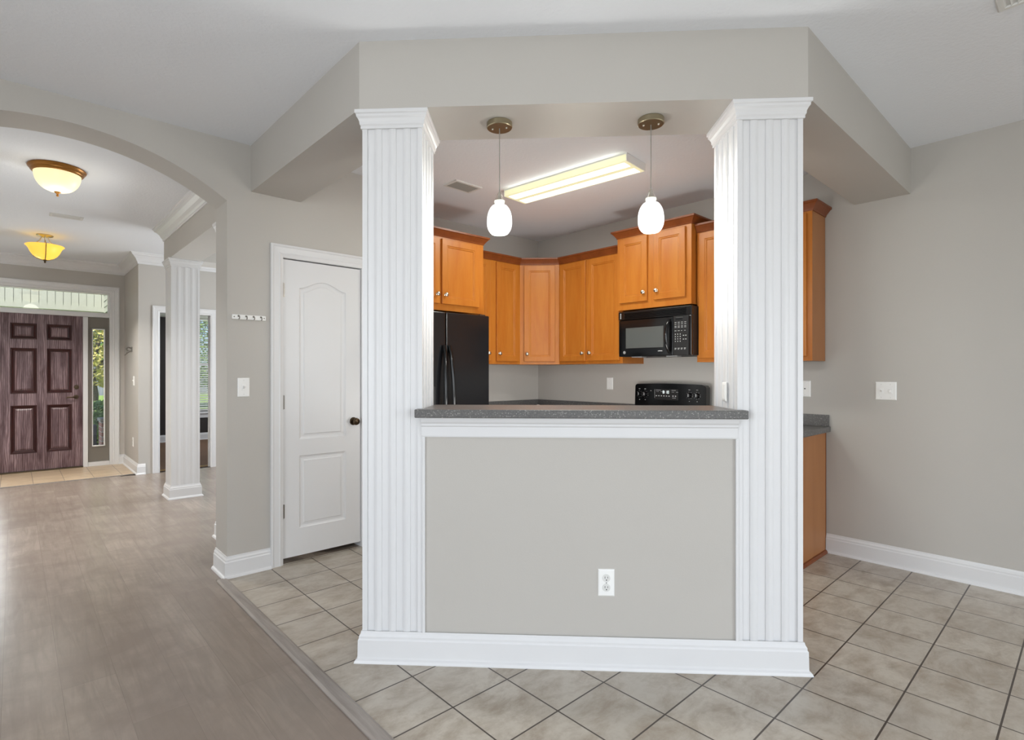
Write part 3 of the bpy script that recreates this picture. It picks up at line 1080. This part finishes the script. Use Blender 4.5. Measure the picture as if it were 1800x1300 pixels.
for ch in '8:10':
    w, h, z, t = .013, .024, 1.116, .0028
    y0, y1 = BG - .0034, BG - .0015
    if ch == ':':
        dg.box(x, x + t, y0, y1, z + .005, z + .008).box(x, x + t, y0, y1, z + .016, z + .019)
        x += .008
        continue
    for q in SEG[ch]:
        if q in 'adg':
            zz = {'a': z + h - t, 'd': z, 'g': z + h / 2 - t / 2}[q]
            dg.box(x, x + w, y0, y1, zz, zz + t)
        else:
            xx = x + w - t if q in 'bc' else x
            zz = z + h / 2 if q in 'bf' else z
            dg.box(xx, xx + t, y0, y1, zz, zz + h / 2)
    x += .019
dg.build('clock_digits', 'digit', sv)

# ------------------------------------------------------------------ lamps
pend = []


def pendant(a, label):
    x, y = (a + 2.54) * R2, (2.54 - a) * R2
    t = thing('pendant_lamp', label, 'pendant lamp', (x, y, 2.477), BAR, 'pendant lamps over the bar counter')
    MB().lathe([(.0, -.027), (.057, -.027), (.060, -.024), (.060, -.003), (.057, 0)], seg=40).build('canopy', 'bronze', t, smooth=True)
    for s in (-.033, .033):
        MB().lathe([(0, -.033), (.004, -.032), (.005, -.027)], (s, -.006 * (1 if s > 0 else -1), 0), 12).build('canopy_screw', 'nickel', t, smooth=True)
    MB().tube([(0, 0, -.025), (.0005, 0, -.2), (0, 0, -.332)], .0021, 8).build('cord', 'cord', t, smooth=True)
    MB().lathe([(.0, -.325), (.006, -.326), (.008, -.34), (.013, -.36), (.019, -.37), (.0, -.37)], seg=20).build('socket_cap', 'nickel', t, smooth=True)
    for s in (-1, 1):
        MB().tube([(s * .005, 0, -.328), (s * .016, 0, -.35), (s * .026, 0, -.378)], .0012, 6).build('holder_wire', 'nickel', t, smooth=True)
    MB().lathe([(.018, -.366), (.0245, -.368), (.025, -.374), (.022, -.382), (.024, -.39)], seg=32).build('shade_neck', 'neck', t, smooth=True)
    prof = []
    for i in range(21):
        u = i / 20
        z = -.386 - u * .138
        if u < .6:
            r = .0235 + (.0592 - .0235) * (1 - (1 - u / .6) ** 2.2) ** .62
        else:
            r = .036 + (.0592 - .036) * (1 - ((u - .6) / .4) ** 2.4) ** .8
        prof.append((r, z))
    prof.append((.031, -.525))
    MB().lathe(prof, seg=36).build('glass_shade', 'shade', t, smooth=True)
    lamp('pendant_bulb', 'POINT', (x, y, 2.477 - .57), 9.5, (1, .985, .92), radius=.04)
    return t


pendant(-.130, 'left egg shaped white glass pendant lamp over the bar counter')
pendant(.574, 'right egg shaped white glass pendant lamp over the bar counter')

fl = thing('fluorescent_fixture', 'long white fluorescent fixture glowing on the kitchen ceiling', 'ceiling light', (3.136, 2.677, 2.777), math.radians(5.7))
for y in (-.552, .546):
    MB().box(-.134, .134, y, y + .006, -.055, 0).build('end_cap', 'plate', fl, bevel=.002)
MB().box(-.128, .128, -.546, .546, -.02, 0).build('housing', 'plate', fl)
MB().prism([(-.133, -.01), (-.131, -.052), (-.125, -.055), (.125, -.055), (.131, -.052), (.133, -.01), (.127, -.01), (.122, -.045), (-.122, -.045), (-.127, -.01)], -.545, .545,
           lambda p, h: (p[0], h, p[1])).build('diffuser', 'lens', fl)
for x in (-.068, .068):
    MB().box(x - .043, x + .043, -.52, .52, -.0565, -.0545).build('tube_glow', 'tube', fl, bevel=.001)
FA = math.radians(5.7)
for sg in (-1, 1):   # light leaving the two long sides of the wrap round lens
    lamp('fluorescent_side', 'AREA', (3.136 + sg * .137 * math.cos(FA), 2.677 + sg * .137 * math.sin(FA), 2.742), .4, (.98, 1, .93), (PI / 2, 0, FA - sg * PI / 2), 1.0, .03)
lamp('fluorescent_down', 'AREA', (3.136, 2.677, 2.70), 16, (.96, 1, .93), (0, 0, math.radians(5.7)), .24, 1.0)

dl = thing('flush_ceiling_light', 'dome ceiling light with gold rim and cream glass bowl just beyond the arch', 'ceiling light', (.244, 5.214, 2.83))
MB().lathe([(.172, 0), (.176, -.008), (.172, -.016), (.162, -.024), (.160, -.034), (.152, -.042), (.145, -.046), (.13, -.04), (.13, 0)], seg=48).build('rim', 'amberwood', dl, smooth=True)
pr = [(.142 * math.cos(PI / 2 * i / 14) ** .8 if i < 14 else 0.0, -.042 - .135 * math.sin(PI / 2 * i / 14)) for i in range(15)]
MB().lathe(pr, seg=40).build('glass_bowl', 'bowl', dl, smooth=True)
MB().lathe([(.022, -.172), (.02, -.18), (.008, -.19), (.006, -.196), (.009, -.202), (.006, -.21), (0, -.212)], seg=20).build('finial', 'amberwood', dl, smooth=True)
lamp('dome_bulb', 'POINT', (.244, 5.214, 2.50), 2.4, (1, .95, .87), radius=.12)
lamp('dome_light', 'AREA', (.244, 5.214, 2.60), 20, (1, .96, .9), size=.26, size_y=.26, spread=130)

sf = thing('semi_flush_light', 'semi flush hanging light with amber glass bowl near the front door', 'ceiling light', (.258, 7.824, 2.83))
MB().lathe([(.074, 0), (.076, -.008), (.07, -.014), (.03, -.02), (.02, -.028), (0, -.028)], seg=32).build('canopy', 'nickel', sf, smooth=True)
MB().tube([(0, 0, -.02), (0, 0, -.3)], .006, 10).build('stem', 'nickel', sf, smooth=True)
for a in range(3):
    t = a * 2 * PI / 3 + .55
    c, s = math.cos(t), math.sin(t)
    MB().tube([(.03 * c, .03 * s, -.02), (.05 * c, .05 * s, -.06), (.1 * c, .1 * s, -.1), (.165 * c, .165 * s, -.128), (.182 * c, .182 * s, -.125)], .005, 8).build('arm', 'nickel', sf, smooth=True)
    MB().tube([((r + .004) * c, (r + .004) * s, z) for r, z in ((.182, -.118), (.160, -.135), (.149, -.15), (.140, -.17), (.128, -.198), (.108, -.228), (.078, -.254), (.02, -.277))], .004, 8).build('strap', 'dbronze', sf, smooth=True)
pr = [(.174, -.122), (.160, -.135), (.149, -.15), (.140, -.17), (.128, -.198), (.108, -.228), (.078, -.254), (.04, -.27), (.012, -.277)]
MB().lathe(pr + [(r - .006 if r > .02 else .0, z + .005) for r, z in reversed(pr)], seg=40).build('glass_bowl', 'bowl2', sf, smooth=True)
MB().lathe([(.018, -.272), (.02, -.28), (.008, -.29), (.01, -.3), (.005, -.31), (0, -.312)], seg=20).build('finial', 'dbronze', sf, smooth=True)
lamp('semi_flush_bulb', 'POINT', (.258, 7.824, 2.66), 2.2, (1, .93, .8), radius=.05)
lamp('semi_flush_glow', 'AREA', (.258, 7.824, 2.50), 30, (1, .96, .9), size=.26, size_y=.26, spread=130)
# daylight through the left side light of the front door
lamp('side_light_daylight', 'AREA', (-.33, 9.62, 1.1), 34, DAY, (-PI / 2, 0, 0), .2, 1.7)

# ------------------------------------------------------------------ vents


def vent(label, loc, rz, w, d, nl, louver='vent', back='vent_dark'):
    t = thing('ceiling_vent', label, 'ceiling vent', loc, rz)
    fr_ = MB()
    fr_.sweep([(-w / 2, -d / 2), (w / 2, -d / 2), (w / 2, d / 2), (-w / 2, d / 2)], [(0, 0), (0, -.004), (-.006, -.009), (-.022, -.009), (-.024, 0)], closed=True)
    fr_.build('frame', 'vent', t)
    MB().box(-w / 2 + .02, w / 2 - .02, -d / 2 + .02, d / 2 - .02, -.002, 0).build('duct_opening', back, t)
    lv = MB()
    for i in range(nl):
        y = -d / 2 + .026 + (d - .052) * i / (nl - 1)
        lv.prism([(y - .0035, -.003), (y + .003, -.009), (y + .004, -.0085), (y - .0025, -.0025)], -w / 2 + .022, w / 2 - .022, lambda p, h: (h, p[0], p[1]))
    lv.build('louvers', louver, t)
    return t


vent('white ceiling vent in the kitchen left of the fluorescent fixture', (2.645, 3.365, 2.777), .03, .27, .17, 7, 'vent_louver')
vent('slim white ceiling vent between the two hall ceiling lights', (.384, 6.745, 2.83), 0, .26, .13, 7)
vent('ceiling register cut off at the top right corner of the picture', (2.82, .10, 2.777), 0, .355, .355, 16, 'vent', 'vent')

# ------------------------------------------------------------------ front door unit
FY = 9.35
d2 = struct(thing('door_2', 'dark reddish brown six panel front door under a transom window', 'front door', (-.15, FY + .02, .02)))
xs = [(.117, .378), (.478, .742)]
zs = [(.228, .855), (1.01, 1.605), (1.72, 1.93)]
holes = [rect(x0, x1, z0, z1) for x0, x1 in xs for z0, z1 in zs]
mb = MB()
leaf(mb, rect(0, .858, 0, 2.056), holes, None, 0, .044)
mb.build('door_leaf', 'oak', d2)
for h in holes:
    m2 = MB()
    rings(m2, h, [(0, 0), (.004, -.004), (.014, -.002), (.03, .012), (.044, .014)], cap=False)
    m2.build('panel_bead', 'oak_bead', d2)
    m2 = MB()
    rings(m2, inset(h, .044), [(0, .014), (.02, .006)])
    m2.build('raised_panel', 'oak', d2)
MB().lathe([(0, -.012), (.026, -.011), (.03, 0)], (.79, 0, 1.085), 20, 'y').box(.783, .797, -.03, -.01, 1.075, 1.095).build('deadbolt', 'dbronze', d2, smooth=True)
ha = MB().lathe([(0, -.01), (.026, -.009), (.03, 0)], (.785, 0, .95), 20, 'y')
ha.tube([(.785, -.005, .95), (.785, -.045, .95), (.77, -.05, .95), (.70, -.048, .948), (.68, -.044, .945)], .008, 10)
ha.build('lever_handle', 'dbronze', d2, smooth=True)
MB().box(-.008, .862, -.03, .06, -.02, -.004).build('threshold', 'threshold', d2)
fr2 = MB()
fr2.box(.71, .765, FY - .002, FY + .13, 0, 2.076).box(1.008, 1.04, FY - .002, FY + .13, 0, 2.44).box(-.485, -.453, FY - .002, FY + .13, 0, 2.44).box(-.21, -.155, FY - .002, FY + .13, 0, 2.076)
fr2.box(-.452, 1.007, FY - .001, FY + .13, 2.077, 2.135).box(-.452, 1.007, FY - .001, FY + .13, 2.42, 2.439).box(.766, 1.007, FY - .001, FY + .13, 0, .06).box(-.452, -.211, FY - .001, FY + .13, 0, .06)
struct(fr2.build('trim_10', 'white', bevel=.003), 'white frame posts round front door, side lights and transom', 'door frame')
casing([(-.485, 0), (-.485, 2.43), (1.04, 2.43), (1.04, 0)][::-1], 'trim_11', FY, label='white casing round the whole front door unit')
for nm, x0, x1, lb in (('window_1', .767, 1.006, 'narrow taupe side light window right of the front door'), ('window_2', -.451, -.212, None)):
    w_ = struct(thing(nm, lb, 'window' if lb else None, (x0, FY + .035, .062)))
    ww, hh = x1 - x0, 2.012
    gx0, gx1, gz0, gz1 = .045, ww - .048, .213, 1.855
    m2 = MB()
    m2.prism(rect(0, ww, 0, hh), 0, .044, XZ(0), holes=[rect(gx0, gx1, gz0, gz1)])
    m2.sweep(rect(gx0, gx1, gz0, gz1), [(0, 0), (.014, 0), (.012, -.01), (0, -.008)], XZ(0), closed=True)
    m2.build('panel', 'taupe', w_)
    MB().box(gx0, gx1, .018, .022, gz0, gz1).build('glass_pane', 'glass', w_)
    MB().sweep(rect(gx0, gx1, gz0, gz1), [(0, .0), (-.012, .002), (-.012, .016), (0, .016)], XZ(0), closed=True).build('glazing_bead', 'plate', w_)
w_ = struct(thing('window_3', 'long transom window above the front door', 'window', (0, FY + .05, 2.135)))
MB().prism(rect(-.453, 1.008, 0, .285), 0, .04, XZ(0), holes=[rect(-.435, .992, .012, .27)]).build('frame', 'plate', w_)
MB().box(-.435, .992, .018, .022, .012, .27).build('glass_pane', 'glass', w_)

# wall hook, switch and outlet on the narrow foyer wall
hk = thing('wall_hook', 'small silver scroll shaped wall hook high on the narrow foyer wall', 'wall hook', (1.185, 8.72, 1.60), RW)
MB().box(-.05, .05, -.006, 0, -.02, .05).build('back_plate', 'steel', hk, bevel=.002)
for x in (-.035, .035):
    MB().tube([(x, -.004, .03), (x, -.04, .045), (x, -.06, .02), (x, -.045, -.005), (x, -.03, .0)], .006, 8).build('hook', 'steel', hk, smooth=True)
MB().tube([(.0, -.004, 0), (-.02, -.05, -.035), (-.06, -.07, -.06), (-.1, -.05, -.045), (-.09, -.04, -.02)], .006, 8).build('scroll', 'steel', hk, smooth=True)
plate('light_switch', 'white light switch below the hook on the narrow foyer wall', 'light switch', (1.185, 8.54, 1.195), RW, .073, .125, [('toggle', 0)])
plate('wall_outlet', 'white outlet low on the narrow foyer wall', 'outlet', (1.185, 8.60, .38), RW, .073, .12, [('duplex', 0)])

# ------------------------------------------------------------------ bedroom doorway and window
casing([(1.42, 0), (1.42, 2.09), (2.02, 2.09), (2.02, 0)][::-1], 'trim_12', 8.2, label='white casing round the bedroom doorway behind the hall column')
jb = MB().box(1.375, 1.40, 8.19, 8.32, 0, 2.1).box(2.035, 2.055, 8.19, 8.32, 0, 2.1).box(1.375, 2.055, 8.19, 8.32, 2.092, 2.11)
jb.box(1.40, 1.425, 8.25, 8.29, 0, 2.095).box(2.012, 2.036, 8.25, 8.29, 0, 2.095).build('trim_13', 'white')
struct(bpy.data.objects['trim_13'])
tag(MB().box(1.40, 1.428, 8.20, 8.235, .93, 1.0).build('latch_plate', 'black_matte', bevel=.002), 'small black latch plate on the left jamb of the bedroom doorway', 'latch')
wb = struct(thing('window_4', 'bedroom window behind white blinds', 'window', (2.35, 11.68, .55)))
MB().prism(rect(0, .9, 0, 1.83), .04, .09, XZ(0), holes=[rect(.05, .85, .05, .89), rect(.05, .85, .94, 1.78)]).build('sash', 'white', wb)
MB().box(.05, .85, .06, .066, .05, 1.78).build('glass_pane', 'glass', wb)
MB().box(-.06, .96, -.05, .04, -.04, 0).box(-.04, .94, -.02, 0, -.12, -.04).build('sill', 'white', wb, bevel=.003)
bl = thing('window_blind', 'white horizontal blind hanging in the bedroom window', 'blind', (2.8, 11.69, 2.38))
MB().box(-.44, .44, -.03, .03, -.055, 0).build('head_rail', 'blind', bl, bevel=.002)
sl = MB()
for i in range(40):
    z = -.075 - i * .043
    sl.prism([(-.0215, z - .0115), (0, z), (.0215, z + .0095), (.0215, z + .0115), (0, z + .002), (-.0215, z - .0095)], -.435, .435, lambda p, h: (h, p[0], p[1]))
sl.build('slats', 'blind', bl)
MB().box(-.435, .435, -.024, .024, -1.81, -1.79).build('bottom_rail', 'blind', bl)
for x in (-.3, 0, .3):
    MB().tube([(x, -.026, -.05), (x, -.026, -1.79)], .0015, 6).build('ladder_cord', 'blind', bl)

# ------------------------------------------------------------------ outside the front door
struct(MB().box(-30, 40, 11.6, 60, -.35, -.12).build('ground', 'grass'), 'green lawn beyond the porch', 'lawn')
struct(MB().box(-4, 6, 9.5, 11.6, -.3, -.02).build('floor_porch', 'concrete'), 'concrete porch outside the front door', 'porch')
ph = MB()
for i in range(60):
    x = -3 + i * .1
    ph.box(x, x + .094, 11.2, 11.22, 2.40, 3.4)
ph.box(-3, 3, 11.22, 11.4, 2.38, 3.4).box(-3, 3, 11.18, 11.42, 2.32, 2.40)
struct(ph.build('wall_porch', 'siding'), 'white vertical board porch header seen through the transom', 'porch header')
sd = MB()
for i in range(9):
    z = 2.3 + i * .1
    sd.prism([(0, z), (.012, z), (.003, z + .1), (0, z + .1)], 9.52, 11.2, lambda p, h: (1.14 - p[0], h, p[1]))
struct(sd.box(1.14, 1.29, 9.52, 11.2, 2.3, 3.2).build('wall_siding', 'siding'))
bp = thing('brick_pier', 'low red brick porch pier seen at the bottom of the side light', 'brick pier', (1.15, 10.8, -.02))
MB().box(-.11, .13, -.2, .2, 0, .54).build('brickwork', 'brick', bp)
MB().box(-.13, .145, -.22, .22, .54, .59).build('cap', 'concrete', bp, bevel=.01)
pn = thing('planter_box', 'slate grey planter box left of the brick pier outside', 'planter', (.93, 11.25, -.02))
MB().box(-.1, .1, -.1, .1, 0, .45).build('box', 'bin', pn, bevel=.01)


def leaves(mb, c, rad, n, size):
    for i in range(n):
        while True:
            p = Vector((random.uniform(-1, 1), random.uniform(-1, 1), random.uniform(-1, 1)))
            if p.length < 1:
                break
        p = p.normalized() * (p.length ** .5)
        q = Vector(c) + Vector((p.x * rad[0], p.y * rad[1], p.z * rad[2]))
        a = Vector((random.gauss(0, 1), random.gauss(0, 1), random.gauss(0, 1))).normalized()
        b = a.orthogonal().normalized()
        s = size * random.uniform(.6, 1.3)
        mb.add([q - a * s, q + b * s * .5, q + a * s, q - b * s * .5], [(0, 1, 2, 3)])
    return mb


tr = thing('tree', 'yellow green tree on the lawn seen through the side light', 'tree', (1.72, 19.5, -.12))
MB().tube([(0, 0, 0), (.05, 0, .8), (-.05, .1, 1.6), (.2, .1, 2.6)], [.1, .08, .07, .05], 10).tube([(-.02, .05, 1.2), (-.5, .1, 2.0), (-.9, .2, 3.0)], [.06, .045, .03], 8).tube([(.0, .05, 1.4), (.5, .1, 2.1), (1.0, .2, 3.0)], [.06, .045, .03], 8).build('trunk', 'bark', tr, smooth=True)
leaves(MB(), (.3, 0, 2.9), (2.0, 1.5, 1.9), 13000, .06).build('foliage', 'leaf_y', tr)
tr = thing('tree', 'dark green tree at the back of the lawn', 'tree', (3.4, 47, -.12))
MB().tube([(0, 0, 0), (.05, 0, 1.5), (0, .1, 3)], [.15, .12, .1], 10).build('trunk', 'bark', tr, smooth=True)
leaves(MB(), (0, 0, 4.6), (6, 2.5, 3.8), 5000, .3).build('foliage', 'leaf_g', tr)
tr = thing('tree', 'leafy green tree outside the bedroom window, seen between the blind slats', 'tree', (6.3, 24.5, -.12))
MB().tube([(0, 0, 0), (.05, 0, .8), (0, .1, 2)], [.12, .1, .07], 10).build('trunk', 'bark', tr, smooth=True)
leaves(MB(), (0, 0, 3.0), (2.2, 1.3, 2.3), 9000, .08).build('foliage', 'leaf_b', tr)
bu = thing('bush', 'leafy green bush on the lawn behind the brick pier', 'bush', (1.25, 13.2, -.12))
leaves(MB(), (0, 0, .45), (.8, .5, .42), 4000, .045).build('foliage', 'leaf_b', bu)
MB().tube([(0, 0, 0), (0, 0, .5)], .04, 8).build('stem', 'bark', bu)
fe = thing('fence', 'weathered grey board fence along the back of the lawn', 'fence', (4, 42, -.12))
fm_ = MB()
for i in range(80):
    fm_.box(-8 + i * .2, -8 + i * .2 + .185, 0, .02, 0, 1.8)
fm_.build('boards', 'fence', fe)
MB().box(-8, 8, .02, .06, .4, .5).box(-8, 8, .02, .06, 1.4, 1.5).build('rails', 'fence', fe)
